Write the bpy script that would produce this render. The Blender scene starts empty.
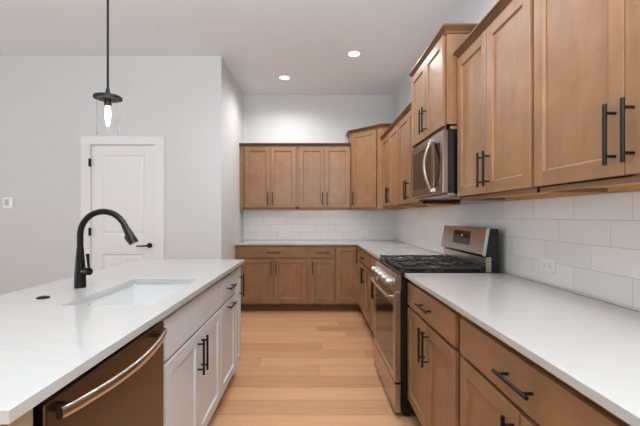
import bpy, bmesh, math, random
from mathutils import Vector, Matrix
random.seed(7)
SC = bpy.context.scene
COL = SC.collection
PI = math.pi

# ---------------------------------------------------------------- camera
cam_d = bpy.data.cameras.new('camera')
cam = bpy.data.objects.new('camera', cam_d)
COL.objects.link(cam)
cam.location = (0, 0, 1.27)
cam.rotation_euler = (PI / 2, 0, 0)
cam_d.sensor_width = 36.0
cam_d.lens = 375 / 640 * 36.0
cam_d.shift_x = 8 / 640
cam_d.shift_y = 3 / 640
cam_d.clip_start = 0.05
SC.camera = cam

# ---------------------------------------------------------------- exposure, world, big lights
SC.view_settings.view_transform = 'Standard'
SC.view_settings.look = 'None'
SC.view_settings.gamma = 1
SC.view_settings.use_curve_mapping = False
SC.view_settings.exposure = 0.0
SC.cycles.use_denoising = True
SC.cycles.max_bounces = 10
SC.cycles.diffuse_bounces = 6
SC.cycles.caustics_reflective = False
SC.cycles.sample_clamp_indirect = 4.0

W = bpy.data.worlds.new('sky')
SC.world = W
W.use_nodes = True
W.node_tree.nodes['Background'].inputs[0].default_value = (0.86, 0.93, 1.0, 1)
W.node_tree.nodes['Background'].inputs[1].default_value = 0.6


def area(name, loc, rot, sx, sy, watts, color=(1, 1, 1)):
    d = bpy.data.lights.new(name, 'AREA')
    d.shape = 'RECTANGLE'
    d.size = sx
    d.size_y = sy
    d.energy = watts
    d.color = color
    o = bpy.data.objects.new(name, d)
    o.location = loc
    o.rotation_euler = rot
    COL.objects.link(o)
    return o


# daylight entering through the window openings behind the camera and on the left
DAY = (0.84, 0.93, 1.0)
area('window_daylight_front', (-1.7, -4.72, 1.6), (PI / 2, 0, 0), 4.6, 2.2, 5, DAY)
area('window_daylight_left', (-5.52, 0.6, 1.5), (0, -PI / 2, 0), 2.2, 4.0, 36, DAY)
# tilted lamps added at the same windows for a brighter ceiling, like ground-reflected daylight
area('added_uplight_front', (-1.7, -4.9, 0.55), (PI / 2 + 0.75, 0, 0), 4.6, 1.4, 15, DAY)
area('added_uplight_left', (-5.7, 0.6, 0.5), (0, -PI / 2 - 0.75, 0), 1.4, 4.0, 36, DAY)
# added fill lamp with no real source, aimed up at the ceiling
area('added_ceiling_fill', (0.25, -0.9, 1.8), (PI - 0.25, 0, 0), 1.7, 1.8, 220, (0.86, 0.94, 1.0))


def spot(name, loc, watts, color=(0.97, 0.97, 0.98), size=2.35, blend=0.9, r=0.06):
    d = bpy.data.lights.new(name, 'SPOT')
    d.energy = watts
    d.color = color
    d.spot_size = size
    d.spot_blend = blend
    d.shadow_soft_size = r
    o = bpy.data.objects.new(name, d)
    o.location = loc
    COL.objects.link(o)
    return o


DOWNLIGHTS_AND_FILL = [(-0.355, 4.85), (0.463, 4.135), (0.30, 2.4), (-0.15, 3.3), (0.25, 0.9), (0.1, -0.6), (-2.2, 1.4), (-2.2, -0.8)]  # visible fixtures come first; the other spots are added fill without fixtures
POWER = [56, 50, 40, 32, 26, 20, 1, 1]
for (x, y), p in zip(DOWNLIGHTS_AND_FILL, POWER):
    spot('downlight_and_fill_lamp', (x, y, 3.035), p, size=2.85, blend=0.7)


# ---------------------------------------------------------------- materials
def lin(c):
    return tuple(((v / 255) / 12.92 if v / 255 <= 0.04045 else ((v / 255 + 0.055) / 1.055) ** 2.4) for v in c) + (1,)


class NT:
    def __init__(self, name):
        self.m = bpy.data.materials.new(name)
        self.m.use_nodes = True
        self.t = self.m.node_tree
        self.b = self.t.nodes['Principled BSDF']

    def n(self, typ, **kw):
        nd = self.t.nodes.new(typ)
        for k, v in kw.items():
            setattr(nd, k, v)
        return nd

    def l(self, a, b):
        self.t.links.new(a, b)

    def math(self, op, a, b=None, c=None):
        nd = self.n('ShaderNodeMath', operation=op)
        for i, v in enumerate((a, b, c)):
            if v is None:
                continue
            if isinstance(v, (int, float)):
                nd.inputs[i].default_value = v
            else:
                self.l(v, nd.inputs[i])
        return nd.outputs[0]

    def mix(self, f, a, b, blend='MIX'):
        nd = self.n('ShaderNodeMix', data_type='RGBA', blend_type=blend)
        for sock, v in ((nd.inputs[0], f), (nd.inputs[6], a), (nd.inputs[7], b)):
            if isinstance(v, (int, float, tuple)):
                sock.default_value = v
            else:
                self.l(v, sock)
        return nd.outputs[2]


def plain(name, rgb, rough=0.5, metal=0.0, spec=0.5, bump=0.0, bscale=200, coat=0.0):
    k = NT(name)
    k.b.inputs['Base Color'].default_value = lin(rgb)
    k.b.inputs['Roughness'].default_value = rough
    k.b.inputs['Metallic'].default_value = metal
    k.b.inputs['Specular IOR Level'].default_value = spec
    k.b.inputs['Coat Weight'].default_value = coat
    tc = k.n('ShaderNodeTexCoord')
    nz = k.n('ShaderNodeTexNoise')
    nz.inputs['Scale'].default_value = bscale
    k.l(tc.outputs['Object'], nz.inputs['Vector'])
    # slight natural unevenness of the finish
    rr = k.math('MULTIPLY_ADD', nz.outputs[0], 0.06, max(rough - 0.03, 0.0))
    k.l(rr, k.b.inputs['Roughness'])
    if bump:
        bp = k.n('ShaderNodeBump')
        bp.inputs['Strength'].default_value = bump
        bp.inputs['Distance'].default_value = 0.002
        k.l(nz.outputs[0], bp.inputs['Height'])
        k.l(bp.outputs[0], k.b.inputs['Normal'])
    return k.m


def wood(name, dark, light, vertical=True, rough=0.36, axis=None):
    k = NT(name)
    tc = k.n('ShaderNodeTexCoord')
    oi = k.n('ShaderNodeObjectInfo')
    mp = k.n('ShaderNodeMapping')
    mp.inputs['Scale'].default_value = (26, 26, 1.6) if vertical else (1.6, 26, 26)
    off = k.n('ShaderNodeVectorMath', operation='ADD')
    cmb = k.n('ShaderNodeCombineXYZ')
    r = k.math('MULTIPLY', oi.outputs['Random'], 17.0)
    for i in range(3):
        k.l(r, cmb.inputs[i])
    k.l(tc.outputs['Object'], off.inputs[0])
    k.l(cmb.outputs[0], off.inputs[1])
    k.l(off.outputs[0], mp.inputs['Vector'])
    n1 = k.n('ShaderNodeTexNoise')
    n1.inputs['Scale'].default_value = 1.0
    n1.inputs['Detail'].default_value = 5
    n1.inputs['Roughness'].default_value = 0.6
    n1.inputs['Distortion'].default_value = 0.4
    k.l(mp.outputs[0], n1.inputs['Vector'])
    n2 = k.n('ShaderNodeTexNoise')
    n2.inputs['Scale'].default_value = 7.0
    n2.inputs['Detail'].default_value = 4
    n2.inputs['Distortion'].default_value = 0.6
    k.l(off.outputs[0], n2.inputs['Vector'])
    f = k.math('MULTIPLY_ADD', n1.outputs[0], 0.42, k.math('MULTIPLY', n2.outputs[0], 0.58))
    f = k.math('MULTIPLY_ADD', k.math('SUBTRACT', f, 0.5), 1.9, 0.5)
    fc = k.n('ShaderNodeClamp')
    k.l(f, fc.inputs[0])
    c = k.mix(fc.outputs[0], lin(dark), lin(light))
    v = k.math('MULTIPLY_ADD', oi.outputs['Random'], 0.12, 0.94)
    hs = k.n('ShaderNodeHueSaturation')
    k.l(c, hs.inputs['Color'])
    k.l(v, hs.inputs['Value'])
    k.l(hs.outputs[0], k.b.inputs['Base Color'])
    k.b.inputs['Roughness'].default_value = rough
    k.b.inputs['Specular IOR Level'].default_value = 0.45
    bp = k.n('ShaderNodeBump')
    bp.inputs['Strength'].default_value = 0.06
    bp.inputs['Distance'].default_value = 0.001
    k.l(n1.outputs[0], bp.inputs['Height'])
    k.l(bp.outputs[0], k.b.inputs['Normal'])
    return k.m


def tile(name, axis):
    """glossy white 4x12 inch tile, each row stepped by a third of a tile"""
    k = NT(name)
    tc = k.n('ShaderNodeTexCoord')
    sp = k.n('ShaderNodeSeparateXYZ')
    k.l(tc.outputs['Object'], sp.inputs[0])
    P, L = 0.1097, 0.3215
    v = k.math('DIVIDE', k.math('SUBTRACT', sp.outputs['Z'], 1.034 - 2 * P), P)
    row = k.math('FLOOR', v)
    vf = k.math('FRACT', v)
    u = k.math('DIVIDE', k.math('ADD', k.math('SUBTRACT', sp.outputs[axis], 1.745 - 10 * L), k.math('MULTIPLY', k.math('SUBTRACT', row, 4.0), L / 3)), L)
    uf = k.math('FRACT', u)
    ucell = k.math('FLOOR', u)

    def edge(fr, size, g):
        d = k.math('MULTIPLY', k.math('MINIMUM', fr, k.math('SUBTRACT', 1.0, fr)), size)
        mr = k.n('ShaderNodeMapRange', interpolation_type='SMOOTHSTEP')
        mr.inputs['From Min'].default_value = g * 0.6
        mr.inputs['From Max'].default_value = g * 1.5
        k.l(d, mr.inputs['Value'])
        return mr.outputs[0]
    body = k.math('MULTIPLY', edge(vf, P, 0.0014), edge(uf, L, 0.0014))
    wn = k.n('ShaderNodeTexWhiteNoise', noise_dimensions='2D')
    cv = k.n('ShaderNodeCombineXYZ')
    k.l(ucell, cv.inputs[0])
    k.l(row, cv.inputs[1])
    k.l(cv.outputs[0], wn.inputs['Vector'])
    tcol = k.mix(wn.outputs['Value'], lin((232, 232, 231)), lin((240, 239, 237)))
    col = k.mix(body, lin((196, 195, 193)), tcol)
    k.l(col, k.b.inputs['Base Color'])
    k.l(k.math('MULTIPLY_ADD', body, -0.42, 0.6), k.b.inputs['Roughness'])
    nz = k.n('ShaderNodeTexNoise')
    nz.inputs['Scale'].default_value = 14
    nz.inputs['Detail'].default_value = 1
    k.l(tc.outputs['Object'], nz.inputs['Vector'])
    h = k.math('MULTIPLY_ADD', nz.outputs[0], 0.6, body)
    bp = k.n('ShaderNodeBump')
    bp.inputs['Strength'].default_value = 0.35
    bp.inputs['Distance'].default_value = 0.0025
    k.l(h, bp.inputs['Height'])
    k.l(bp.outputs[0], k.b.inputs['Normal'])
    return k.m


def planks(name):
    k = NT(name)
    tc = k.n('ShaderNodeTexCoord')
    mp = k.n('ShaderNodeMapping')
    mp.inputs['Location'].default_value = (3.1, 0.193 * 40 - 2.588, 0)
    k.l(tc.outputs['Object'], mp.inputs['Vector'])
    sp = k.n('ShaderNodeSeparateXYZ')
    k.l(mp.outputs[0], sp.inputs[0])
    P, L = 0.193, 1.5
    v = k.math('DIVIDE', sp.outputs['Y'], P)
    row = k.math('FLOOR', v)
    wr = k.n('ShaderNodeTexWhiteNoise', noise_dimensions='1D')
    k.l(row, wr.inputs['W'])
    u = k.math('ADD', k.math('DIVIDE', k.math('ADD', sp.outputs['X'], 20.0), L), wr.outputs['Value'])
    cell = k.math('FLOOR', u)
    uf, vf = k.math('FRACT', u), k.math('FRACT', v)

    def edge(fr, size, g):
        d = k.math('MULTIPLY', k.math('MINIMUM', fr, k.math('SUBTRACT', 1.0, fr)), size)
        mr = k.n('ShaderNodeMapRange', interpolation_type='SMOOTHSTEP')
        mr.inputs['From Min'].default_value = 0
        mr.inputs['From Max'].default_value = g
        k.l(d, mr.inputs['Value'])
        return mr.outputs[0]
    seam = k.math('MULTIPLY', edge(vf, P, 0.003), edge(uf, L, 0.003))
    cv = k.n('ShaderNodeCombineXYZ')
    k.l(cell, cv.inputs[0])
    k.l(row, cv.inputs[1])
    wn = k.n('ShaderNodeTexWhiteNoise', noise_dimensions='2D')
    k.l(cv.outputs[0], wn.inputs['Vector'])
    # grain along X, shifted on every plank
    gv = k.n('ShaderNodeVectorMath', operation='MULTIPLY')
    gv.inputs[1].default_value = (1.8, 16, 1)
    k.l(mp.outputs[0], gv.inputs[0])
    ga = k.n('ShaderNodeVectorMath', operation='MULTIPLY_ADD')
    ga.inputs[1].default_value = (9, 9, 9)
    k.l(wn.outputs['Color'], ga.inputs[0])
    k.l(gv.outputs[0], ga.inputs[2])
    nz = k.n('ShaderNodeTexNoise')
    nz.inputs['Scale'].default_value = 1.0
    nz.inputs['Detail'].default_value = 6
    nz.inputs['Roughness'].default_value = 0.62
    nz.inputs['Distortion'].default_value = 0.8
    k.l(ga.outputs[0], nz.inputs['Vector'])
    base = k.mix(wn.outputs['Value'], lin((176, 124, 87)), lin((220, 170, 126)))
    gr = k.n('ShaderNodeMapRange')
    gr.inputs['From Min'].default_value = 0.3
    gr.inputs['From Max'].default_value = 0.7
    k.l(nz.outputs[0], gr.inputs['Value'])
    col = k.mix(gr.outputs[0], lin((184, 134, 96)), lin((216, 170, 130)))
    col = k.mix(0.42, base, col)
    col = k.mix(seam, lin((128, 88, 58)), col)
    k.l(col, k.b.inputs['Base Color'])
    k.b.inputs['Roughness'].default_value = 0.42
    bp = k.n('ShaderNodeBump')
    bp.inputs['Strength'].default_value = 0.15
    bp.inputs['Distance'].default_value = 0.001
    k.l(k.math('MULTIPLY_ADD', nz.outputs[0], 0.3, seam), bp.inputs['Height'])
    k.l(bp.outputs[0], k.b.inputs['Normal'])
    return k.m


def quartz(name):
    k = NT(name)
    tc = k.n('ShaderNodeTexCoord')
    nz = k.n('ShaderNodeTexNoise')
    nz.inputs['Scale'].default_value = 1.6
    nz.inputs['Detail'].default_value = 6
    nz.inputs['Distortion'].default_value = 1.6
    k.l(tc.outputs['Object'], nz.inputs['Vector'])
    ve = k.math('ABSOLUTE', k.math('SUBTRACT', nz.outputs[0], 0.5))
    mr = k.n('ShaderNodeMapRange', interpolation_type='SMOOTHSTEP')
    mr.inputs['From Min'].default_value = 0.0
    mr.inputs['From Max'].default_value = 0.03
    k.l(ve, mr.inputs['Value'])
    col = k.mix(mr.outputs[0], lin((189, 186, 182)), lin((191, 188, 184)))
    k.l(col, k.b.inputs['Base Color'])
    k.b.inputs['Roughness'].default_value = 0.10
    return k.m


def steel(name, rgb, rough, stretch=(2, 2, 120)):
    k = NT(name)
    k.b.inputs['Base Color'].default_value = lin(rgb)
    k.b.inputs['Metallic'].default_value = 1.0
    tc = k.n('ShaderNodeTexCoord')
    mp = k.n('ShaderNodeMapping')
    mp.inputs['Scale'].default_value = stretch
    k.l(tc.outputs['Object'], mp.inputs['Vector'])
    nz = k.n('ShaderNodeTexNoise')
    nz.inputs['Scale'].default_value = 4
    nz.inputs['Detail'].default_value = 3
    k.l(mp.outputs[0], nz.inputs['Vector'])
    k.l(k.math('MULTIPLY_ADD', nz.outputs[0], 0.008, rough - 0.004), k.b.inputs['Roughness'])
    return k.m


def emit(name, rgb, strength):
    k = NT(name)
    k.b.inputs['Base Color'].default_value = lin(rgb)
    k.b.inputs['Emission Color'].default_value = lin(rgb)
    k.b.inputs['Emission Strength'].default_value = strength
    return k.m


def glass(name, rgb=(255, 255, 255), rough=0.0):
    k = NT(name)
    k.b.inputs['Base Color'].default_value = lin(rgb)
    k.b.inputs['Transmission Weight'].default_value = 1.0
    k.b.inputs['Roughness'].default_value = rough
    k.b.inputs['IOR'].default_value = 1.14
    return k.m


M_WV = wood('stained_maple', (124, 88, 58), (160, 120, 84), True)
M_WH = wood('stained_maple_crossgrain', (121, 86, 56), (157, 117, 81), False)
M_WU = wood('maple_underside', (200, 146, 90), (222, 172, 116), True, 0.5)
M_WC = wood('shaded_stained_crown', (92, 62, 39), (122, 86, 56), False, 0.4)  # stained wood, its tone darkened for the shade on the crown's downward face
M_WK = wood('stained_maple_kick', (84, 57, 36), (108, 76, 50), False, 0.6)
M_WHITE = plain('white_cabinet_paint', (205, 208, 209), 0.38)
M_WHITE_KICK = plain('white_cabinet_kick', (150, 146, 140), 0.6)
M_TAN = plain('tan_end_panel', (168, 148, 124), 0.5)
M_WALL = plain('wall_paint', (207, 208, 208), 0.85, bump=0.03, bscale=120)
M_CEIL = plain('ceiling_paint', (227, 233, 238), 0.9, bump=0.05, bscale=90)
M_TRIM = plain('white_trim_paint', (226, 226, 226), 0.4)
M_BLACK = plain('matte_black_metal', (13, 13, 14), 0.5, spec=0.3)
M_BLKMET = plain('dark_bronze_metal', (34, 32, 31), 0.3, metal=0.6)
M_BLKPLASTIC = plain('black_enamel', (14, 14, 15), 0.25)
M_IRON = plain('cast_iron', (46, 45, 44), 0.38, bump=0.2, bscale=400)
M_STEEL = steel('brushed_steel', (186, 174, 163), 0.24)
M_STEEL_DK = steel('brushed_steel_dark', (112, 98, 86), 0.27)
M_CHROME = steel('polished_steel', (214, 210, 205), 0.24)
M_BAR = steel('bright_steel_bar', (222, 214, 206), 0.17)
M_KNOB = steel('satin_steel_knob', (176, 170, 164), 0.38)
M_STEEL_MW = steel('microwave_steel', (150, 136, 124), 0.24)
M_DKGLASS = plain('smoked_oven_glass', (16, 13, 11), 0.06, spec=0.8)
M_QUARTZ = quartz('white_quartz')
M_TILE_R = tile('subway_tile_right', 'Y')
M_TILE_B = tile('subway_tile_back', 'X')
M_FLOOR = planks('oak_planks')
M_SINK = plain('white_sink_enamel', (218, 218, 217), 0.25)
M_DRAIN = steel('drain_steel', (190, 190, 190), 0.2)
M_LED = emit('lit_led_lens', (255, 246, 232), 14.0)
M_BULB = emit('lit_filament_bulb', (255, 236, 205), 22.0)
M_GLASS = glass('clear_pendant_glass')
M_PLASTIC = plain('white_plastic', (236, 236, 235), 0.35)
M_SLOT = plain('grey_plastic', (120, 122, 124), 0.5)
M_SCREEN = plain('thermostat_screen', (176, 178, 178), 0.3)
M_WHITEMARK = plain('white_print', (235, 238, 240), 0.5)


# ---------------------------------------------------------------- mesh helper
class MB:
    def __init__(self):
        self.v, self.f, self.mi, self.sm, self.mats = [], [], [], [], []

    def m(self, mat):
        if mat not in self.mats:
            self.mats.append(mat)
        return self.mats.index(mat)

    def add(self, verts, faces, mat, smooth=False):
        o = len(self.v)
        self.v += [tuple(p) for p in verts]
        k = self.m(mat)
        for f in faces:
            self.f.append(tuple(i + o for i in f))
            self.mi.append(k)
            self.sm.append(smooth)
        return self

    def box(self, x0, x1, y0, y1, z0, z1, mat, bev=0.0):
        x0, x1 = min(x0, x1), max(x0, x1)
        y0, y1 = min(y0, y1), max(y0, y1)
        z0, z1 = min(z0, z1), max(z0, z1)
        if bev <= 0:
            v = [(x, y, z) for x in (x0, x1) for y in (y0, y1) for z in (z0, z1)]
            f = [(0, 1, 3, 2), (4, 6, 7, 5), (0, 4, 5, 1), (2, 3, 7, 6), (0, 2, 6, 4), (1, 5, 7, 3)]
            return self.add(v, f, mat)
        bm = bmesh.new()
        bmesh.ops.create_cube(bm, size=1)
        for p in bm.verts:
            p.co = Vector(((x0 + x1) / 2 + p.co.x * (x1 - x0), (y0 + y1) / 2 + p.co.y * (y1 - y0), (z0 + z1) / 2 + p.co.z * (z1 - z0)))
        bmesh.ops.bevel(bm, geom=bm.edges[:], offset=bev, segments=2, profile=0.5, affect='EDGES')
        return self.bm(bm, mat)

    def bm(self, bm, mat, smooth=False):
        bm.verts.index_update()
        self.add([p.co[:] for p in bm.verts], [[q.index for q in f.verts] for f in bm.faces], mat, smooth)
        bm.free()
        return self

    def prism(self, pts, z0, z1, mat):
        """pts: counter-clockwise footprint"""
        n = len(pts)
        v = [(x, y, z0) for x, y in pts] + [(x, y, z1) for x, y in pts]
        f = [tuple(range(n - 1, -1, -1)), tuple(range(n, 2 * n))]
        f += [(i, (i + 1) % n, n + (i + 1) % n, n + i) for i in range(n)]
        return self.add(v, f, mat)

    def extrude_profile(self, prof, axis, a0, a1, mat):
        """prof: (p, q) polygon; axis 'x': p=y,q=z; axis 'y': p=x,q=z"""
        n = len(prof)
        mk = (lambda a, p, q: (a, p, q)) if axis == 'x' else (lambda a, p, q: (p, a, q))
        v = [mk(a0, p, q) for p, q in prof] + [mk(a1, p, q) for p, q in prof]
        f = [tuple(range(n)), tuple(range(2 * n - 1, n - 1, -1))]
        f += [(i, n + i, n + (i + 1) % n, (i + 1) % n) for i in range(n)]
        return self.add(v, f, mat)

    def tube(self, pts, r, mat, n=12, caps=True):
        pts = [Vector(p) for p in pts]
        rs = r if isinstance(r, (list, tuple)) else [r] * len(pts)
        rings = []
        t0 = (pts[1] - pts[0]).normalized()
        up = Vector((0, 0, 1)) if abs(t0.z) < 0.9 else Vector((1, 0, 0))
        nrm = (up - t0 * up.dot(t0)).normalized()
        for i, p in enumerate(pts):
            if i == 0:
                t = t0
            elif i == len(pts) - 1:
                t = (pts[i] - pts[i - 1]).normalized()
            else:
                t = ((pts[i + 1] - p).normalized() + (p - pts[i - 1]).normalized()).normalized()
            nrm = (nrm - t * nrm.dot(t)).normalized()
            b = t.cross(nrm)
            rings.append([p + (nrm * math.cos(2 * PI * j / n) + b * math.sin(2 * PI * j / n)) * rs[i] for j in range(n)])
        v = [q for rg in rings for q in rg]
        f = []
        for i in range(len(pts) - 1):
            for j in range(n):
                f.append((i * n + j, i * n + (j + 1) % n, (i + 1) * n + (j + 1) % n, (i + 1) * n + j))
        self.add(v, f, mat, True)
        if caps:
            self.add(rings[0], [tuple(range(n - 1, -1, -1))], mat)
            self.add(rings[-1], [tuple(range(n))], mat)
        return self

    def lathe(self, prof, c, mat, axis='z', n=24, smooth=True):
        """prof: (radius, height) list, revolved about an axis through c"""
        v, f = [], []
        m = len(prof)
        for j in range(n):
            a = 2 * PI * j / n
            for r, h in prof:
                if axis == 'z':
                    q = (c[0] + r * math.cos(a), c[1] + r * math.sin(a), c[2] + h)
                elif axis == 'x':
                    q = (c[0] + h, c[1] + r * math.cos(a), c[2] + r * math.sin(a))
                else:
                    q = (c[0] + r * math.sin(a), c[1] + h, c[2] + r * math.cos(a))
                v.append(q)
        for j in range(n):
            for i in range(m - 1):
                f.append((j * m + i, ((j + 1) % n) * m + i, ((j + 1) % n) * m + i + 1, j * m + i + 1))
        return self.add(v, f, mat, smooth)

    def build(self, name, parent=None):
        me = bpy.data.meshes.new(name)
        me.from_pydata(self.v, [], self.f)
        for mt in self.mats:
            me.materials.append(mt)
        me.polygons.foreach_set('material_index', self.mi)
        me.polygons.foreach_set('use_smooth', self.sm)
        me.update()
        bm = bmesh.new()
        bm.from_mesh(me)
        bmesh.ops.remove_doubles(bm, verts=bm.verts[:], dist=1e-6)
        bmesh.ops.recalc_face_normals(bm, faces=bm.faces[:])
        for e in bm.edges:
            if len(e.link_faces) == 2 and e.calc_face_angle(0) > 0.6:
                e.smooth = False
        bm.to_mesh(me)
        bm.free()
        o = bpy.data.objects.new(name, me)
        COL.objects.link(o)
        if parent:
            o.parent = parent
        return o


def tag(o, label, cat, group=None):
    o['label'] = label
    o['category'] = cat
    if group:
        o['group'] = group
    return o


def thing(name, label, cat, loc=(0, 0, 0), rz=0.0, group=None):
    o = bpy.data.objects.new(name, None)
    o.empty_display_size = 0.1
    COL.objects.link(o)
    o.location = loc
    o.rotation_euler = (0, 0, rz)
    return tag(o, label, cat, group)


def struct(name, mb, parent=None):
    o = mb.build(name, parent)
    if not parent:
        o['kind'] = 'structure'
    return o


# ---------------------------------------------------------------- room
XW, YB, ZC = 1.226, 5.556, 3.06       # right wall, back wall, ceiling
XA, YD = -1.015, 4.195                # alcove side wall, wall with the door
XL, YF = -5.4, -4.6                   # far left wall, wall behind the camera
T = 0.14

struct('floor', MB().box(XL - T, XW + T, YF - T, YB + T, -0.1, 0, M_FLOOR))
struct('ceiling', MB().box(XL - T, XW + T, YF - T, YB + T, ZC, ZC + 0.1, M_CEIL))
struct('wall_right', MB().box(XW, XW + T, YF - T, YB + T, 0, ZC, M_WALL))
struct('wall_back', MB().box(XA - T, XW, YB, YB + T, 0, ZC, M_WALL))
struct('wall_alcove', MB().box(XA - T, XA, YD, YB, 0, ZC, M_WALL))
# wall with the door, left of the alcove: an opening for the door
DX0, DX1, DZ = -2.487, -1.744, 2.078
mb = MB()
mb.box(XL, DX0, YD, YD + T, 0, ZC, M_WALL)
mb.box(DX1, XA - T, YD, YD + T, 0, ZC, M_WALL)
mb.box(DX0, DX1, YD, YD + T, DZ, ZC, M_WALL)
struct('wall_pantry', mb)
mb = MB()
mb.box(XL - T, XL, YF, -1.4, 0, ZC, M_WALL).box(XL - T, XL, 2.6, YD + T, 0, ZC, M_WALL)
mb.box(XL - T, XL, -1.4, 2.6, 0, 0.4, M_WALL).box(XL - T, XL, -1.4, 2.6, 2.6, ZC, M_WALL)
struct('wall_left', mb)
mb = MB()
mb.box(XL, -4.0, YF - T, YF, 0, ZC, M_WALL).box(0.6, XW, YF - T, YF, 0, ZC, M_WALL)
mb.box(-4.0, 0.6, YF - T, YF, 0, 0.5, M_WALL).box(-4.0, 0.6, YF - T, YF, 2.7, ZC, M_WALL)
struct('wall_front', mb)

# door casing
mb = MB()
cw = 0.092
mb.box(DX0 - cw, DX0 + 0.012, YD - 0.018, YD - 0.0005, 0, DZ - 0.012, M_TRIM, 0.003)
mb.box(DX1 - 0.012, DX1 + cw, YD - 0.018, YD - 0.0005, 0, DZ - 0.012, M_TRIM, 0.003)
mb.box(DX0 - cw, DX1 + cw, YD - 0.018, YD - 0.0005, DZ - 0.012, DZ + cw - 0.012, M_TRIM, 0.003)
mb.box(DX0 + 0.0005, DX0 + 0.012, YD, YD + T, 0, DZ - 0.012, M_TRIM)
mb.box(DX1 - 0.012, DX1 - 0.0005, YD, YD + T, 0, DZ - 0.012, M_TRIM)
mb.box(DX0 + 0.0005, DX1 - 0.0005, YD, YD + T, DZ - 0.012, DZ - 0.0005, M_TRIM)
struct('trim_1', mb)
struct('baseboard_pantry', MB().box(XL, DX0 - cw - 0.002, YD - 0.014, YD - 0.0005, 0, 0.13, M_TRIM, 0.003).box(DX1 + cw + 0.002, XA, YD - 0.014, YD - 0.0005, 0, 0.13, M_TRIM, 0.003))


def panel_door():
    x0, x1, z0, z1 = DX0 + 0.015, DX1 - 0.015, 0.008, DZ - 0.016
    yf, yb = YD + 0.006, YD + 0.042
    holes = [(x0 + 0.118, x1 - 0.118, 1.063, 1.955), (x0 + 0.118, x1 - 0.118, 0.235, 0.845)]
    mb = MB()
    hx0, hx1 = holes[0][0], holes[0][1]
    zs = [z0, holes[1][2], holes[1][3], holes[0][2], holes[0][3], z1]
    mb.box(x0, hx0, yf, yb, z0, z1, M_TRIM)
    mb.box(hx1, x1, yf, yb, z0, z1, M_TRIM)
    for a, b in ((zs[0], zs[1]), (zs[2], zs[3]), (zs[4], zs[5])):
        mb.box(hx0, hx1, yf, yb, a, b, M_TRIM)
    for (a, b, c, d) in holes:
        # sticking slopes down to a groove, then a raised field
        prev = [(a, yf, c), (b, yf, c), (b, yf, d), (a, yf, d)]
        for off, y in ((0.012, yf + 0.010), (0.020, yf + 0.010), (0.045, yf + 0.003)):
            cur = [(a + off, y, c + off), (b - off, y, c + off), (b - off, y, d - off), (a + off, y, d - off)]
            mb.add(prev + cur, [(i, (i + 1) % 4, 4 + (i + 1) % 4, 4 + i) for i in range(4)], M_TRIM)
            prev = cur
        mb.add(prev, [(0, 1, 2, 3)], M_TRIM)
        mb.box(a, b, yb - 0.012, yb, c, d, M_TRIM)
    d = struct('door_1', mb)
    d['label'] = 'white two-panel interior door with black lever'
    hb = MB()
    cx, cz = -1.818, 0.94
    hb.lathe([(0.0, -0.012), (0.026, -0.012), (0.029, -0.008), (0.029, 0.0)], (cx, yf, cz), M_BLACK, 'y')
    hb.tube([(cx, yf - 0.01, cz), (cx, yf - 0.05, cz)], 0.011, M_BLACK)
    hb.tube([(cx + 0.012, yf - 0.048, cz), (cx - 0.05, yf - 0.05, cz - 0.002), (cx - 0.128, yf - 0.046, cz - 0.004)], [0.010, 0.009, 0.007], M_BLACK)
    h = hb.build('door_lever', d)
    for z in (0.25, 1.095, 1.865):
        k = MB().tube([(DX0 + 0.0085, YD - 0.026, z - 0.045), (DX0 + 0.0085, YD - 0.026, z + 0.045)], 0.0075, M_BLACK)
        k.box(DX0 + 0.004, DX0 + 0.0142, YD - 0.028, YD + 0.006, z - 0.044, z + 0.044, M_BLACK)
        k.build('hinge', d)
    MB().box(DX1 - 0.021, DX1 - 0.0152, YD + 0.0045, YD + 0.02, 0.905, 0.975, M_BLACK).build('latch_plate', d)


panel_door()

# backsplashes (8 mm tile on the two walls)
struct('backsplash_back', MB().box(XA + 0.001, XW - 0.001, YB - 0.008, YB - 0.0005, 0.916, 1.364, M_TILE_B))
struct('backsplash_right', MB().box(XW - 0.008, XW - 0.0005, -0.3, YB - 0.009, 0.916, 1.364, M_TILE_R))


# ---------------------------------------------------------------- cabinet builders (local: x along the front, y into the cabinet, z up)
def shaker(mb, x0, x1, z0, z1, white=False, yb=-0.003, th=0.0195, st=0.057):
    v, h = (M_WHITE, M_WHITE) if white else (M_WV, M_WH)
    yf = yb - th
    mb.box(x0, x0 + st, yf, yb, z0, z1, v, 0.0015)
    mb.box(x1 - st, x1, yf, yb, z0, z1, v, 0.0015)
    mb.box(x0 + st, x1 - st, yf, yb, z0, z0 + st, h, 0.0012)
    mb.box(x0 + st, x1 - st, yf, yb, z1 - st, z1, h, 0.0012)
    a, b, c, d = x0 + st, x1 - st, z0 + st, z1 - st
    s, y2 = 0.006, yf + 0.0095
    o = [(a, yf + 0.0015, c), (b, yf + 0.0015, c), (b, yf + 0.0015, d), (a, yf + 0.0015, d)]
    i = [(a + s, y2, c + s), (b - s, y2, c + s), (b - s, y2, d - s), (a + s, y2, d - s)]
    mb.add(o + i, [(k, (k + 1) % 4, 4 + (k + 1) % 4, 4 + k) for k in range(4)], v)
    mb.add(i, [(0, 1, 2, 3)], v)
    mb.box(a, b, y2 + 0.001, yb, c, d, v)
    return mb


def slab(mb, x0, x1, z0, z1, white=False, yb=-0.003, th=0.0195):
    return mb.box(x0, x1, yb - th, yb, z0, z1, M_WHITE if white else M_WH, 0.002)


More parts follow.
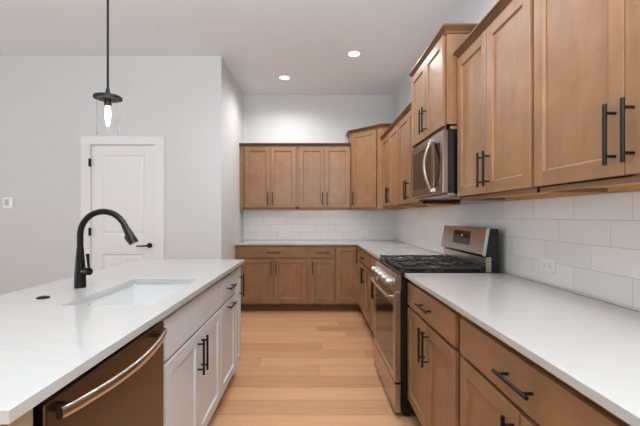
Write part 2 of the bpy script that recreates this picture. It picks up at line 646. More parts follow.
def pull(parent, c, orient, L=0.18, yf=-0.0225, so=0.032, r=0.006):
    mb = MB()
    x, z = c
    d = Vector((0, 0, 1)) if orient == 'v' else Vector((1, 0, 0))
    p = Vector((x, yf - so, z))
    mb.tube([p - d * L / 2, p + d * L / 2], r, M_BLACK, 12)
    for s in (-1, 1):
        q = p + d * s * (L / 2 - 0.026)
        mb.tube([q, q + Vector((0, so + 0.0006, 0))], r * 0.78, M_BLACK, 10)
    return mb.build('handle', parent)


def crown(path, z1, mat=None, out=0.042, h=0.046):
    """moulding swept along a local (x, y) path; outward is to the right of travel"""
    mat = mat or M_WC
    prof = [(0.0, -h), (0.008, -h), (0.010, -h * 0.74), (0.022, -h * 0.45), (0.034, -h * 0.22), (out, -h * 0.2), (out, 0.0), (0.0, 0.0)]
    P = [Vector((x, y)) for x, y in path]
    nrm = []
    for a, b in zip(P[:-1], P[1:]):
        d = (b - a).normalized()
        nrm.append(Vector((d.y, -d.x)))
    offs = []
    for i in range(len(P)):
        if i == 0:
            offs.append(nrm[0])
        elif i == len(P) - 1:
            offs.append(nrm[-1])
        else:
            n = (nrm[i - 1] + nrm[i]).normalized()
            offs.append(n / max(0.3, n.dot(nrm[i])))
    mb = MB()
    m = len(prof)
    v = [(p.x + o.x * q, p.y + o.y * q, z1 + z) for p, o in zip(P, offs) for q, z in prof]
    f = []
    for i in range(len(P) - 1):
        for j in range(m):
            f.append((i * m + j, i * m + (j + 1) % m, (i + 1) * m + (j + 1) % m, (i + 1) * m + j))
    f.append(tuple(range(m)))
    f.append(tuple(range(len(v) - 1, len(v) - m - 1, -1)))
    mb.add(v, f, mat)
    return mb


ZU0 = 1.366   # underside of the wall cabinets


def wall_cabinet(label, origin, rz, w, d, z0, z1, group=None, path=None, handles='pair', r0=0.02, r1=0.02, top=0.052, cout=0.042):
    t = thing('wall_cabinet', label, 'cabinet', (origin[0], origin[1], 0), rz, group)
    mb = MB()
    zt = z1 - 0.03
    mb.box(0, w, 0, d, z0 + 0.018, zt, M_WV)
    mb.box(0.019, w - 0.019, 0.02, d, z0 + 0.0165, z0 + 0.0178, M_WU)
    mb.box(0, w, 0, 0.019, z0, z0 + 0.03, M_WH)
    mb.box(0, 0.016, 0.0, d, z0, z0 + 0.03, M_WV)
    mb.box(w - 0.016, w, 0.0, d, z0, z0 + 0.03, M_WV)
    mb.box(0.016, w - 0.016, d - 0.03, d - 0.012, z0, z0 + 0.02, M_WU)
    mb.build('carcass', t)
    zd0, zd1 = z0 + 0.022, z1 - top
    c = (r0 + w - r1) / 2
    for k, (a, b) in enumerate(((r0, c - 0.002), (c + 0.002, w - r1))):
        dr = shaker(MB(), a, b, zd0, zd1).build('door', t)
        hx = b - 0.03 if k == 0 else a + 0.03
        pull(dr, (hx, zd0 + 0.032 + 0.09), 'v')
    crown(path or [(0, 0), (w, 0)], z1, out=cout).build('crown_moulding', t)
    return t


ZB = 0.8885   # top of base cabinets
ZK = 0.105


def base_body(t, w, d, white=False, name='carcass'):
    v, kk = (M_WHITE, M_WHITE_KICK) if white else (M_WV, M_WK)
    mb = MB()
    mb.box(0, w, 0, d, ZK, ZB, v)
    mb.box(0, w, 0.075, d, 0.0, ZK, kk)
    return mb.build(name, t)


Z_DR = (0.722, 0.862)
Z_DO = (0.134, 0.705)


def base_cabinet(label, origin, rz, w, d, drawers, doors, white=False, group=None, name='base_cabinet', zdr=Z_DR, zdo=Z_DO):
    """drawers: (x0,x1,handle?) ; doors: (x0,x1,handle x or None)"""
    t = thing(name, label, 'cabinet', (origin[0], origin[1], 0), rz, group)
    base_body(t, w, d, white)
    for a, b, hd in drawers:
        q = slab(MB(), a, b, zdr[0], zdr[1], white).build('drawer' if hd else 'false_drawer_front', t)
        if hd:
            pull(q, ((a + b) / 2, (zdr[0] + zdr[1]) / 2), 'h')
    for a, b, hx in doors:
        q = shaker(MB(), a, b, zdo[0], zdo[1], white).build('door', t)
        if hx is not None:
            pull(q, (hx, zdo[1] - 0.025 - 0.09), 'v')
    return t


# ---------------------------------------------------------------- wall cabinets, back wall
YU = YB - 0.305            # face frame plane of the back wall cabinets
XU = XW - 0.306            # face frame plane of the right wall cabinets
gu = 'brown wall cabinets'
wc = wall_cabinet('two-door brown wall cabinet on back wall beside the white side wall', (-0.961, YU), 0, 0.76, 0.3, ZU0, 2.285, gu, r0=0.022, r1=0.024,
                  path=[(-0.052, 0), (0.76, 0)])
ff = MB().box(-0.052, -0.001, 0, 0.02, ZU0, 2.255, M_WV).build('filler_strip', wc)
wall_cabinet('two-door brown wall cabinet on back wall adjoining the taller corner cabinet', (-0.200, YU), 0, 0.738, 0.3, ZU0, 2.285, gu, r0=0.024, r1=0.01)

# diagonal corner wall cabinet
P1, P2 = Vector((0.540, YU)), Vector((XU, 4.868))
dv = (P2 - P1)
ang = math.atan2(dv.y, dv.x)
wd = dv.length
t = thing('corner_wall_cabinet', 'tall diagonal brown corner wall cabinet with one door', 'cabinet', (P1.x, P1.y, 0), ang, gu)


def loc2(x, y):
    q = Matrix.Rotation(-ang, 2) @ (Vector((x, y)) - P1)
    return (q.x, q.y)


foot = [(0, 0), (wd, 0), loc2(XW - 0.001, 4.868), loc2(XW - 0.001, YB - 0.001), loc2(0.540, YB - 0.001)]
zt = 2.462
mb = MB().prism(foot, ZU0, zt - 0.03, M_WV)
mb.build('carcass', t)
dr = shaker(MB(), 0.050, wd - 0.095, ZU0 + 0.022, zt - 0.056).build('door', t)
pull(dr, (0.080, ZU0 + 0.144), 'v')
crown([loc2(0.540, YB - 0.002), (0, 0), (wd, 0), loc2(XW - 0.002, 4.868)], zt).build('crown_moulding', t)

# right wall, local x runs towards the camera
RZ = -PI / 2
wall_cabinet('two-door brown wall cabinet on right wall next to the diagonal corner cabinet', (XU, 4.866), RZ, 0.956, 0.304, ZU0, 2.285, gu, r0=0.06, r1=0.016)
wall_cabinet('two-door brown wall cabinet on right wall just beyond the microwave', (XU, 3.909), RZ, 0.808, 0.304, ZU0, 2.285, gu)
# deeper, taller one over the microwave
RY0, RY1 = 2.341, 3.099      # range bay
wb = RY1 - RY0
XM = 0.842
wall_cabinet('short deep brown wall cabinet above the microwave', (XM, RY1 + 0.001), RZ, wb + 0.001, XW - XM - 0.001, 1.8145, 2.455, gu,
             path=[(0, 0.1), (0, 0), (wb + 0.001, 0), (wb + 0.001, XW - XM - 0.002)], r0=0.012, r1=0.014, cout=0.034)
wall_cabinet('two-door brown wall cabinet between the microwave and the largest wall cabinet', (XU, 2.338), RZ, 0.806, 0.304, ZU0, 2.285, gu, r0=0.022, r1=0.013)
wall_cabinet('largest wide-door brown wall cabinet above the right counter with an outlet below', (XU, 1.531), RZ, 0.914, 0.304, ZU0, 2.285, gu, r0=0.013)

# ---------------------------------------------------------------- base cabinets, back wall
YBF = YB - 0.610
gb = 'brown base cabinets'
t = base_cabinet('wide brown base cabinet on back wall with one long drawer over two doors', (-0.957, YBF), 0, 0.912, 0.6,
                 [(0.028, 0.880, 1)], [(0.028, 0.451, 0.451 - 0.03), (0.457, 0.880, 0.457 + 0.03)], group=gb)
MB().box(-0.056, -0.001, 0, 0.02, 0, ZB, M_WV).build('filler_strip', t)
base_cabinet('narrow brown base cabinet on back wall with one drawer over one door', (-0.044, YBF), 0, 0.352, 0.6,
             [(0.022, 0.335, 1)], [(0.022, 0.335, 0.022 + 0.03)], group=gb)
# corner base with two leaves at a right angle
XBF = XW - 0.610
t = thing('corner_base_cabinet', 'brown corner base cabinet with two hinged leaves meeting in the corner', 'cabinet', (0.310, YBF, 0), 0, gb)
xl, yl = XBF - 0.310, -(YBF - 4.640)
xr, yr = XW - 0.002 - 0.310, YB - 0.002 - YBF
mb = MB().prism([(0, 0), (xl, 0), (xl, yl), (xr, yl), (xr, yr), (0, yr)], ZK, ZB, M_WV)
mb.prism([(0, 0.075), (xl + 0.075, 0.075), (xl + 0.075, yl), (xr, yl), (xr, yr), (0, yr)], 0, ZK, M_WK)
mb.build('carcass', t)
shaker(MB(), 0.006, xl - 0.022, Z_DO[0], Z_DR[1]).build('door', t)
leaf = shaker(MB(), 0.024, -yl - 0.008, Z_DO[0], Z_DR[1], st=0.05).build('door', t)
leaf.location = (xl, 0, 0)
leaf.rotation_euler = (0, 0, RZ)
pull(leaf, (0.2, 0.765), 'v')
# right run beyond the range
base_cabinet('brown base cabinet on right wall between the corner and its neighbour by the range', (XBF, 4.639), RZ, 0.758, 0.6,
             [(0.02, 0.735, 1)], [(0.02, 0.375, 0.345), (0.381, 0.735, 0.411)], group=gb)
base_cabinet('brown base cabinet on right wall directly against far side of the range', (XBF, 3.880), RZ, 0.776, 0.6,
             [(0.022, 0.75, 1)], [(0.022, 0.383, 0.353), (0.389, 0.75, 0.419)], group=gb)
# right run this side of the range
base_cabinet('brown base cabinet touching near side of the range with drawer over paired doors', (XBF, 2.337), RZ, 0.806, 0.6,
             [(0.008, 0.780, 1)], [(0.008, 0.391, 0.361), (0.397, 0.780, 0.427)], group=gb)
base_cabinet('wide brown base cabinet under the right counter farthest from the range', (XBF, 1.530), RZ, 0.914, 0.6,
             [(0.026, 0.890, 1)], [(0.026, 0.455, 0.425), (0.461, 0.890, 0.491)], group=gb)

# ---------------------------------------------------------------- countertops
ZT = 0.914
CT = 0.025
mb = MB()
mb.prism([(XA + 0.002, 4.908), (0.578, 4.908), (0.578, RY1 + 0.004), (XW - 0.009, RY1 + 0.004), (XW - 0.009, YB - 0.009), (XA + 0.002, YB - 0.009)], ZT - CT, ZT, M_QUARTZ)
tag(mb.build('countertop'), 'L-shaped white quartz countertop running along back wall to the range', 'countertop')
mb = MB().box(0.578, XW - 0.009, 0.6, RY0 - 0.004, ZT - CT, ZT, M_QUARTZ, 0.002)
tag(mb.build('countertop'), 'straight white quartz countertop on this side of the range, under the tiled wall outlet', 'countertop')

# island top with a cut-out for the sink
IX0, IX1, IY0, IY1 = -1.40, -0.554, 0.686, 3.07
SX0, SX1, SY0, SY1 = -1.002, -0.645, 1.498, 2.115
xs, ys = [IX0, SX0, SX1, IX1], [IY0, SY0, SY1, IY1]
v = [(x, y, z) for z in (ZT - CT, ZT) for y in ys for x in xs]
f = []
for j in range(3):
    for i in range(3):
        if i == 1 and j == 1:
            continue
        a = j * 4 + i
        f.append((a + 16, a + 17, a + 21, a + 20))
        f.append((a, a + 4, a + 5, a + 1))
per = [0, 1, 2, 3, 7, 11, 15, 14, 13, 12, 8, 4]
f += [(per[i], per[(i + 1) % 12], per[(i + 1) % 12] + 16, per[i] + 16) for i in range(12)]
hol = [5, 6, 10, 9]
f += [(hol[i], hol[i] + 16, hol[(i + 1) % 4] + 16, hol[(i + 1) % 4]) for i in range(4)]
mb = MB().add(v, f, M_QUARTZ)
tag(mb.build('countertop'), 'white quartz island top with the sink cut-out and black faucet', 'countertop')

# ---------------------------------------------------------------- island: white cabinets (local x runs away from the camera)
IXF = -0.597
LZ = PI / 2
DEP = 0.58
SB0, SB1, DB1, PB1 = 1.459, 2.366, 2.838, 3.047


def island_origin(y):
    return (IXF, y)


gi = 'white island cabinets'
t = thing('sink_base_cabinet', 'white island sink base cabinet with two doors under a plain front', 'cabinet', (IXF, SB0, 0), LZ, gi)
w = SB1 - SB0
mb = MB()                                            # open-topped so that the sink bowl hangs inside
mb.box(0, w, 0, 0.019, ZK, ZB, M_WHITE).box(0, 0.018, 0.019, DEP, ZK, ZB, M_WHITE).box(w - 0.018, w, 0.019, DEP, ZK, ZB, M_WHITE)
mb.box(0.018, w - 0.018, 0.019, DEP, ZK, ZK + 0.018, M_WHITE).box(0.018, w - 0.018, DEP - 0.012, DEP, ZK, ZB, M_WHITE)
mb.box(0, w, 0.075, DEP, 0, ZK, M_WHITE_KICK)
mb.build('carcass', t)
slab(MB(), 0.014, w - 0.010, 0.700, 0.862, True).build('false_drawer_front', t)
for a, b, hx in ((0.014, w / 2 - 0.001, w / 2 - 0.03), (w / 2 + 0.003, w - 0.010, w / 2 + 0.033)):
    q = shaker(MB(), a, b, 0.118, 0.683, True).build('door', t)
    pull(q, (hx, 0.683 - 0.03 - 0.09), 'v')
base_cabinet('white island cabinet with one drawer over a door carrying a horizontal pull', (IXF, SB1 + 0.001), LZ, DB1 - SB1 - 0.002, DEP,
             [(0.010, DB1 - SB1 - 0.016, 1)], [], white=True, group=gi, zdr=(0.700, 0.862))
t = [o for o in COL.objects if o.get('label', '').startswith('white island cabinet with one drawer')][0]
q = shaker(MB(), 0.010, DB1 - SB1 - 0.016, 0.118, 0.683, True).build('door', t)
pull(q, ((DB1 - SB1) / 2, 0.683 - 0.03), 'h')
t = thing('pull_out_cabinet', 'slim white pull-out cabinet at far end of the island with vertical handle', 'cabinet', (IXF, DB1 + 0.001, 0), LZ, gi)
base_body(t, PB1 - DB1 - 0.002, DEP, True)
q = shaker(MB(), 0.006, PB1 - DB1 - 0.02, 0.118, 0.862, True).build('door', t)
pull(q, (0.13, 0.722), 'v')

# island end and back panelling
mb = MB()
mb.box(-1.385, IXF + 0.012, 0.700, 0.786, 0, ZB, M_TAN)
mb.box(-1.385, IXF - DEP - 0.003, 0.786, PB1, 0, ZB, M_WHITE)
tag(mb.build('island_panel'), 'tan panel closing the island next to the dishwasher', 'panel')

# ---------------------------------------------------------------- dishwasher
t = thing('dishwasher', 'stainless steel dishwasher built into the island beside white sink cabinet', 'dishwasher', (IXF, 0.800, 0), LZ)
w = SB0 - 0.003 - 0.800
MB().box(0.002, w - 0.002, 0.004, DEP - 0.02, 0.10, 0.872, M_BLKPLASTIC).box(0.002, w - 0.002, 0.08, DEP - 0.02, 0, 0.10, M_BLKPLASTIC).build('tub', t)
mb = MB()
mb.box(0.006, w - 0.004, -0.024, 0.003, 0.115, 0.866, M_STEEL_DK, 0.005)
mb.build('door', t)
mb = MB()
n = 24
sec = []
for i in range(n + 1):
    q = i / n
    x = 0.012 + q * (w - 0.072)
    bow = math.sin(PI * q) ** 0.8 * 0.036
    y, z = -0.050 - bow, 0.842 - 0.006 * math.sin(PI * q)
    ring = []
    for j in range(16):
        a_ = 2 * PI * j / 16
        ca, sa = math.cos(a_), math.sin(a_)
        ring.append((x, y + 0.0085 * math.copysign(abs(ca) ** 0.6, ca), z + 0.0130 * math.copysign(abs(sa) ** 0.6, sa)))
    sec.append(ring)
vv = [q for r_ in sec for q in r_]
ff = [(i * 16 + j, i * 16 + (j + 1) % 16, (i + 1) * 16 + (j + 1) % 16, (i + 1) * 16 + j) for i in range(n) for j in range(16)]
mb.add(vv, ff, M_BAR, True)
mb.add(sec[0], [tuple(range(16))], M_BLKPLASTIC).add(sec[-1], [tuple(range(16))], M_STEEL_DK)
for x in (0.045, w - 0.095):
    mb.box(x - 0.01, x + 0.01, -0.055, -0.0235, 0.832, 0.850, M_STEEL_DK, 0.003)
mb.build('handle', t)

# ---------------------------------------------------------------- sink
mb = MB()
z0, z1 = 0.675, ZT - CT - 0.001
o = 0.006
ax0, ax1, ay0, ay1 = SX0 - o, SX1 + o, SY0 - o, SY1 + o
n = 6


def rrect(x0, x1, y0, y1, r, z):
    out = []
    for cx, cy, a0 in ((x1 - r, y1 - r, 0), (x0 + r, y1 - r, 90), (x0 + r, y0 + r, 180), (x1 - r, y0 + r, 270)):
        for i in range(n + 1):
            a = math.radians(a0 + 90 * i / n)
            out.append((cx + r * math.cos(a), cy + r * math.sin(a), z))
    return out


rings = [rrect(ax0 - 0.008, ax1 + 0.008, ay0 - 0.008, ay1 + 0.008, 0.02, z1 - 0.008), rrect(ax0 - 0.008, ax1 + 0.008, ay0 - 0.008, ay1 + 0.008, 0.02, z1), rrect(ax0, ax1, ay0, ay1, 0.02, z1),
         rrect(ax0 + 0.004, ax1 - 0.004, ay0 + 0.004, ay1 - 0.004, 0.022, z0 + 0.04), rrect(ax0 + 0.012, ax1 - 0.012, ay0 + 0.012, ay1 - 0.012, 0.03, z0 + 0.012),
         rrect(ax0 + 0.04, ax1 - 0.04, ay0 + 0.04, ay1 - 0.04, 0.03, z0), rrect(ax0 + 0.15, ax1 - 0.15, ay0 + 0.22, ay1 - 0.22, 0.02, z0 - 0.004)]
m = len(rings[0])
vv = [p for r in rings for p in r]
ff = [(i * m + j, i * m + (j + 1) % m, (i + 1) * m + (j + 1) % m, (i + 1) * m + j) for i in range(len(rings) - 1) for j in range(m)]
ff.append(tuple((len(rings) - 1) * m + j for j in range(m)))
root = thing('sink', 'white undermount sink basin set into the island top', 'sink', (0, 0, 0))
s = MB().add(vv, ff, M_SINK, True).build('bowl', root)
MB().lathe([(0.0, 0.0), (0.02, 0.001), (0.034, 0.003), (0.042, 0.004), (0.042, -0.02)], (-0.825, 1.79, z0 - 0.002), M_DRAIN).build('drain', root)
mk = MB()
mx = SX0 + 0.0005
for a in (0.0, 0.022):
    y = 1.655 + a
    mk.box(mx, mx + 0.0012, y, y + 0.013, 0.864, 0.867, M_SLOT).box(mx, mx + 0.0012, y, y + 0.013, 0.872, 0.875, M_SLOT).box(mx, mx + 0.0012, y, y + 0.003, 0.864, 0.875, M_SLOT)
mk.build('maker_mark', root)

# ---------------------------------------------------------------- faucet
FX, FY = -1.155, 1.868
t = thing('faucet', 'tall matte black gooseneck pull-down kitchen faucet on the island', 'faucet', (FX, FY, ZT))
MB().lathe([(0.0, 0.0), (0.0275, 0.0), (0.0275, 0.006), (0.0265, 0.05), (0.022, 0.12), (0.017, 0.185), (0.0155, 0.2), (0.0, 0.2)], (0, 0, 0.0005), M_BLKMET).build('body', t)
R = 0.116
zc = 0.262
pts = [(0, 0, 0.19), (0, 0, 0.23), (0, 0, zc)]
for i in range(1, 15):
    a = PI - math.radians(158) * i / 14
    pts.append((R + R * math.cos(a), 0, zc + R * math.sin(a)))
MB().tube(pts, 0.0148, M_BLKMET, 16).build('spout', t)
e = Vector(pts[-1])
d = (Vector(pts[-1]) - Vector(pts[-2])).normalized()
sp = MB().tube([e - d * 0.002, e + d * 0.012, e + d * 0.014, e + d * 0.075, e + d * 0.095], [0.0165, 0.0165, 0.0175, 0.023, 0.0235], M_BLKMET, 16)
so = sp.build('spray_head', t)
u = d.cross(Vector((0, 1, 0)))
bt = e + d * 0.045
MB().tube([bt - u * 0.021, bt - u * 0.021 + d * 0.03], 0.008, M_BLACK, 8).build('spray_button', so)
hb = MB()
hb.tube([(0.018, -0.006, 0.083), (0.034, -0.016, 0.083), (0.063, -0.026, 0.083)], [0.017, 0.018, 0.018], M_BLKMET, 16)
hb.tube([(0.057, -0.022, 0.088), (0.052, -0.020, 0.13), (0.048, -0.019, 0.170)], [0.0055, 0.0065, 0.0085], M_BLKMET, 12)
hb.build('lever', t)

# air switch button
tag(MB().lathe([(0.0, 0.008), (0.014, 0.008), (0.016, 0.006), (0.0165, 0.006), (0.024, 0.005), (0.026, 0.0)], (-1.166, 1.626, ZT + 0.0005), M_BLACK).build('sink_button'),
    'small round black button set in island top near the faucet', 'button')


# ---------------------------------------------------------------- range
t = thing('range', 'freestanding stainless gas range with black iron grates', 'stove', (0, 0, 0))
y0, y1 = RY0, RY1
mb = MB()
mb.box(0.556, 1.165, y0 + 0.003, y1 - 0.003, 0.04, 0.9, M_BLKPLASTIC)
for x in (0.60, 1.12):
    for y in (y0 + 0.05, y1 - 0.05):
        mb.lathe([(0.0, 0.0), (0.02, 0.0), (0.02, 0.041), (0, 0.041)], (x, y, 0.0), M_BLKPLASTIC, n=12)
mb.build('body', t)
# cooktop
mb = MB()
mb.box(0.552, 1.09, y0 + 0.002, y1 - 0.002, 0.9005, 0.916, M_BLKPLASTIC, 0.004)
mb.build('cooktop', t)
# control panel (sloped), with steel end faces
mb = MB()
mb.extrude_profile([(0.556, 0.9), (0.538, 0.898), (0.519, 0.876), (0.514, 0.803), (0.556, 0.803)], 'y', y0 + 0.001, y1 - 0.001, M_STEEL)
cp = mb.build('control_panel', t)
for i in range(5):
    y = y0 + 0.1 + i * (y1 - y0 - 0.2) / 4
    kb = MB()
    kb.lathe([(0.0, -0.040), (0.017, -0.040), (0.0195, -0.036), (0.021, -0.012), (0.026, -0.010), (0.026, 0.0)], (0.5165, y, 0.845), M_KNOB, 'x', 18)
    kb.box(0.472, 0.478, y - 0.003, y + 0.003, 0.828, 0.864, M_KNOB, 0.001)
    kb.build('knob', t)
# oven door
zd0, zd1 = 0.229, 0.797
mb = MB()
fr = 0.052
xo, xi = 0.517, 0.554
mb.box(xo, xi, y0 + 0.002, y0 + fr, zd0, zd1, M_STEEL, 0.003)
mb.box(xo, xi, y1 - fr, y1 - 0.002, zd0, zd1, M_STEEL, 0.003)
mb.box(xo, xi, y0 + fr, y1 - fr, zd1 - 0.10, zd1, M_STEEL, 0.003)
mb.box(xo, xi, y0 + fr, y1 - fr, zd0, zd0 + 0.055, M_STEEL, 0.003)
od = mb.build('oven_door', t)
MB().box(xo + 0.003, xi - 0.004, y0 + fr - 0.0005, y1 - fr + 0.0005, zd0 + 0.0545, zd1 - 0.0995, M_DKGLASS).build('oven_window', od)
mb = MB()
pts = []
for i in range(17):
    s = i / 16
    bow = min(1.0, math.sin(PI * s) * 2.2)
    pts.append((0.491 - 0.012 * bow, y0 + 0.03 + s * (y1 - y0 - 0.06), 0.757))
mb.tube(pts, 0.0115, M_CHROME, 12)
for p in (pts[0], pts[-1]):
    mb.box(p[0] - 0.008, xo + 0.001, p[1] - 0.012, p[1] + 0.012, p[2] - 0.013, p[2] + 0.013, M_STEEL, 0.003)
mb.build('handle', od)
MB().box(xo - 0.0035, xo + 0.001, (y0 + y1) / 2 - 0.022, (y0 + y1) / 2 + 0.022, 0.703, 0.727, M_CHROME, 0.001).build('badge', od)
# storage drawer
MB().box(0.519, 0.555, y0 + 0.002, y1 - 0.002, 0.040, 0.217, M_STEEL, 0.003).build('storage_drawer', t)
# backguard
mb = MB()
mb.extrude_profile([(1.088, 0.917), (1.088, 1.006), (1.096, 1.012), (1.124, 1.012), (1.124, 0.917)], 'y', y0 + 0.006, y1 - 0.006, M_STEEL)
mb.extrude_profile([(1.064, 1.028), (1.092, 1.188), (1.098, 1.192), (1.112, 1.192), (1.084, 1.018), (1.072, 1.018)], 'y', y0 + 0.004, y1 - 0.004, M_STEEL)
mb.extrude_profile([(1.1235, 0.905), (1.1235, 1.0125), (1.085, 1.0185), (1.1125, 1.190), (1.160, 1.190), (1.166, 1.18), (1.166, 0.905)], 'y', y0 + 0.003, y1 - 0.003, M_BLKPLASTIC)
mb.extrude_profile([(1.063, 1.026), (1.091, 1.190), (1.098, 1.1935), (1.111, 1.1935), (1.083, 1.017), (1.072, 1.017)], 'y', y0 + 0.0005, y0 + 0.0045, M_CHROME)
bg = mb.build('backguard', t)
# display, lying on the tilted face
dx, dz = (1.092 - 1.064), (1.188 - 1.028)
ll = math.hypot(dx, dz)
tx, tz = dx / ll, dz / ll
nx, nz = -tz, tx


def onface(s, y, h):
    return (1.064 + tx * s + nx * h, y, 1.028 + tz * s + nz * h)


def facebox(mb, s0, s1, ya, yb, h0, h1, mat):
    v = [onface(s, y, h) for s in (s0, s1) for y in (ya, yb) for h in (h0, h1)]
    return mb.add(v, [(0, 1, 3, 2), (4, 6, 7, 5), (0, 4, 5, 1), (2, 3, 7, 6), (0, 2, 6, 4), (1, 5, 7, 3)], mat)


ym = y0 + 0.37
dm = facebox(MB(), 0.045, 0.140, y0 + 0.225, y0 + 0.520, -0.002, 0.002, M_DKGLASS)
facebox(dm, 0.100, 0.114, ym - 0.018, ym + 0.006, 0.0021, 0.0026, M_WHITEMARK)
for yy in (-0.09, -0.055, 0.04, 0.075):
    facebox(dm, 0.070, 0.075, ym + yy - 0.010, ym + yy + 0.010, 0.0021, 0.0026, M_SLOT)
dm.build('display', bg)
# burners
for bx_, by_, br in ((0.70, y0 + 0.16, 0.045), (0.70, y1 - 0.16, 0.040), (0.95, y0 + 0.16, 0.036), (0.95, y1 - 0.16, 0.045), (0.825, (y0 + y1) / 2, 0.05)):
    MB().lathe([(0.0, 0.020), (br * 0.75, 0.020), (br * 0.8, 0.016), (br * 0.8, 0.012), (br, 0.011), (br, 0.0)], (bx_, by_, 0.9165), M_IRON).build('burner', t)
# three grate sections
gw = (y1 - y0 - 0.02) / 3
for k in range(3):
    a, b = y0 + 0.01 + k * gw + 0.003, y0 + 0.01 + (k + 1) * gw - 0.003
    x0, x1 = 0.562, 1.075
    mb = MB()
    zb, zt = 0.936, 0.949
    s = 0.006
    for y in (a + s, b - s):
        mb.box(x0, x1, y - s, y + s, zb, zt, M_IRON, 0.002)
    for x in (x0 + s, (x0 + x1) / 2, x1 - s):
        mb.box(x - s, x + s, a + 2 * s, b - 2 * s, zb, zt, M_IRON, 0.002)
    cy = (a + b) / 2
    cs = [(0.70 if k != 1 else 0.70), 0.95]
    for cx in cs:
        for dx_, dy_ in ((1, 0), (-1, 0), (0, 1), (0, -1), (0.75, 0.75), (-0.75, 0.75), (0.75, -0.75), (-0.75, -0.75)):
            ln = 0.115 if dy_ == 0 else (b - a) / 2 - s
            p0 = (cx + dx_ * 0.03, cy + dy_ * 0.03, zt - 0.003)
            p1 = (cx + dx_ * ln * (1 if dy_ == 0 else 1), cy + dy_ * ((b - a) / 2 - s) / (0.75 if dx_ and dy_ else 1) * (1 if dy_ else 0), zt - 0.005)
            mb.tube([p0, p1], 0.0055, M_IRON, 6)
            mb.box(p0[0] - 0.005, p0[0] + 0.005, p0[1] - 0.005, p0[1] + 0.005, zt - 0.004, zt + 0.007, M_IRON, 0.0015)
    for x in (x0 + s, (x0 + x1) / 2, x1 - s):
        for y in (a + s, b - s):
            mb.box(x - s, x + s, y - s, y + s, 0.9165, zt + 0.006, M_IRON, 0.002)
    mb.build('grate', t)

# ---------------------------------------------------------------- microwave
t = thing('microwave', 'over-the-range stainless microwave with large curved handle', 'microwave', (0, 0, 0))
mb = MB()
mz0, mz1 = 1.402, 1.813
mb.box(0.852, XW - 0.010, y0 + 0.004, y1 - 0.002, mz0 + 0.012, mz1, M_BLKPLASTIC)
mb.build('body', t)
mb = MB().box(0.850, XW - 0.012, y0 + 0.002, y1 - 0.002, mz0, mz0 + 0.0115, M_STEEL, 0.002)
vent = mb
for i in range(7):
    yy = y0 + 0.08 + i * 0.035
    vent.box(0.93, 1.10, yy, yy + 0.012, mz0 - 0.0015, mz0 + 0.001, M_SLOT)
vent.build('base_plate', t)
mb = MB()
zo, zi = mz0 + 0.014, mz1 - 0.004
xf, xb = 0.8165, 0.8515
yc = y0 + 0.175                       # door edge / control strip
wz0, wz1 = zo + 0.055, zi - 0.055
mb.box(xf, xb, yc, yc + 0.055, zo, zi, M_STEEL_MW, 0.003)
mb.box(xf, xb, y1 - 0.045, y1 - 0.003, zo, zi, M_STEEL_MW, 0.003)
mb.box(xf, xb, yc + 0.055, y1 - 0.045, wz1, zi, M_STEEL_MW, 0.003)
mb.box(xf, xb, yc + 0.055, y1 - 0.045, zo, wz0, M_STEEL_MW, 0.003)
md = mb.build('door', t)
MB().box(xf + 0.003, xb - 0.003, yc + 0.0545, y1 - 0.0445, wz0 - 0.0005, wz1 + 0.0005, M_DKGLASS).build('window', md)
mb = MB()
pts = []
for i in range(21):
    s = i / 20
    pts.append((xf - 0.012 - 0.045 * math.sin(PI * s), yc + 0.028, zo + 0.03 + s * (zi - zo - 0.06)))
n = 10
sect = []
for p in pts:
    ring = []
    for j in range(12):
        a = 2 * PI * j / 12
        ring.append((p[0] + 0.008 * math.cos(a), p[1] + 0.020 * math.sin(a), p[2]))
    sect.append(ring)
vv = [q for r in sect for q in r]
ff = [(i * 12 + j, i * 12 + (j + 1) % 12, (i + 1) * 12 + (j + 1) % 12, (i + 1) * 12 + j) for i in range(20) for j in range(12)]
ff += [tuple(range(12)), tuple(range(20 * 12, 21 * 12))]
mb.add(vv, ff, M_CHROME, True)
for p in (pts[0], pts[-1]):
    mb.box(p[0] - 0.004, xf + 0.001, p[1] - 0.012, p[1] + 0.012, p[2] - 0.012, p[2] + 0.012, M_CHROME, 0.003)
mb.build('handle', md)
cpn = MB().box(xf + 0.001, xb, y0 + 0.004, yc - 0.002, zo, zi, M_STEEL_MW, 0.003).build('control_panel', t)
MB().box(xf - 0.0005, xf + 0.002, y0 + 0.055, yc - 0.012, zo + 0.05, zi - 0.06, M_DKGLASS).build('keypad', cpn)

# ---------------------------------------------------------------- pendant lamp
PX, PY = -0.980, 1.800
t = thing('pendant_lamp', 'black pendant lamp with clear glass cylinder shade hanging over the island', 'lamp', (PX, PY, 0))
MB().tube([(0, 0, 1.84), (0, 0, ZC - 0.02)], 0.0055, M_BLACK, 12).build('rod', t)
MB().lathe([(0.0, -0.024), (0.06, -0.024), (0.062, -0.02), (0.062, 0.0), (0, 0)], (0, 0, ZC - 0.001), M_BLACK).build('ceiling_canopy', t)
cap = MB().lathe([(0.0, 0.046), (0.0075, 0.045), (0.012, 0.016), (0.022, 0.010), (0.060, 0.006), (0.063, 0.004), (0.063, -0.006), (0.060, -0.008), (0.0, -0.008)], (0, 0, 1.838), M_BLACK, n=40).build('cap', t)
MB().lathe([(0.0, 0.0), (0.0165, 0.0), (0.0165, -0.026), (0.014, -0.032), (0.0, -0.032)], (0, 0, 1.8295), M_BLKMET).build('socket', t)
g0, g1, gr = 1.660, 1.829, 0.048
MB().lathe([(gr, 0), (gr, g1 - g0), (gr - 0.0025, g1 - g0), (gr - 0.0025, 0.0), (gr, 0)], (0, 0, g0), M_GLASS, n=40).build('glass_shade', t)
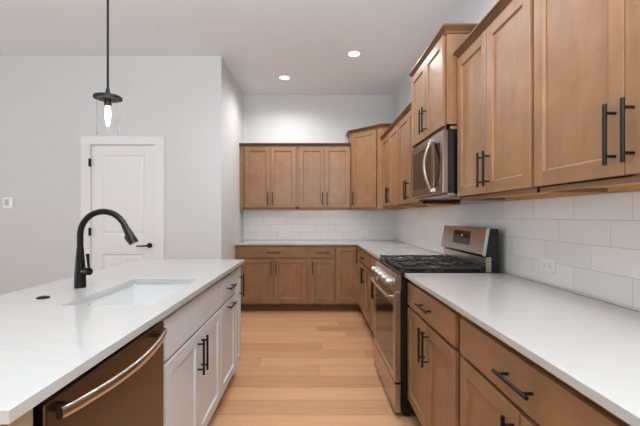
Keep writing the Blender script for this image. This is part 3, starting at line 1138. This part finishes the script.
MB().lathe([(0.0, 0.0), (0.010, 0.0), (0.012, -0.014), (0.0145, -0.035), (0.0115, -0.065), (0.005, -0.095), (0.0, -0.098)], (0, 0, 1.797), M_BULB).build('bulb', t)

# ---------------------------------------------------------------- recessed ceiling lights
for (x, y), lb in zip(DOWNLIGHTS_AND_FILL[:2], ('round recessed ceiling light farther back and left of its twin', 'round recessed ceiling light nearer the right wall cabinets')):
    t = thing('recessed_light', lb, 'light', (x, y, ZC), 0, 'recessed ceiling lights')
    MB().lathe([(0.058, -0.003), (0.062, -0.0065), (0.078, -0.005), (0.082, -0.0005), (0.058, -0.0005)], (0, 0, 0), M_PLASTIC, n=32).build('trim_ring', t)
    MB().lathe([(0.0, -0.004), (0.0575, -0.003), (0.0575, -0.001), (0, -0.001)], (0, 0, 0), M_LED, n=32).build('lens', t)


# ---------------------------------------------------------------- outlets and thermostat
def outlet(label, loc, rz):
    t = thing('wall_outlet', label, 'outlet', loc, rz, 'backsplash outlets')
    MB().box(-0.060, 0.060, -0.006, 0.0, -0.036, 0.036, M_PLASTIC, 0.003).build('cover_plate', t)
    mb = MB().box(-0.034, 0.034, -0.0085, -0.0055, -0.0165, 0.0165, M_PLASTIC, 0.001)
    for s in (-1, 1):
        c = s * 0.0185
        mb.box(c - 0.007, c + 0.001, -0.0092, -0.0084, 0.005, 0.0075, M_SLOT).box(c - 0.007, c + 0.001, -0.0092, -0.0084, -0.0075, -0.005, M_SLOT)
        mb.lathe([(0.0, -0.0008), (0.0024, -0.0008), (0.0024, 0.0)], (c + 0.006, -0.0084, 0), M_SLOT, 'y', 10)
    mb.build('receptacle', t)
    return t


outlet('white outlet on right wall tile above the near counter', (XW - 0.0083, 1.932, 1.014), RZ)
outlet('white outlet on back wall tile under the wall cabinet beside the white side wall', (-0.43, YB - 0.0083, 1.010), 0)
outlet('white outlet on back wall tile beneath the diagonal corner cabinet', (0.77, YB - 0.0083, 1.010), 0)

t = thing('thermostat', 'small white thermostat on the wall left of the door', 'thermostat', (-3.385, YD - 0.0005, 1.415))
MB().box(-0.066, 0.058, -0.006, 0, -0.062, 0.062, M_PLASTIC, 0.002).build('wall_plate', t)
k = MB().box(-0.055, 0.052, -0.024, -0.0055, -0.055, 0.055, M_PLASTIC, 0.004).build('housing', t)
MB().box(-0.035, 0.012, -0.0255, -0.0235, -0.03, 0.04, M_SCREEN, 0.0006).build('screen', k)
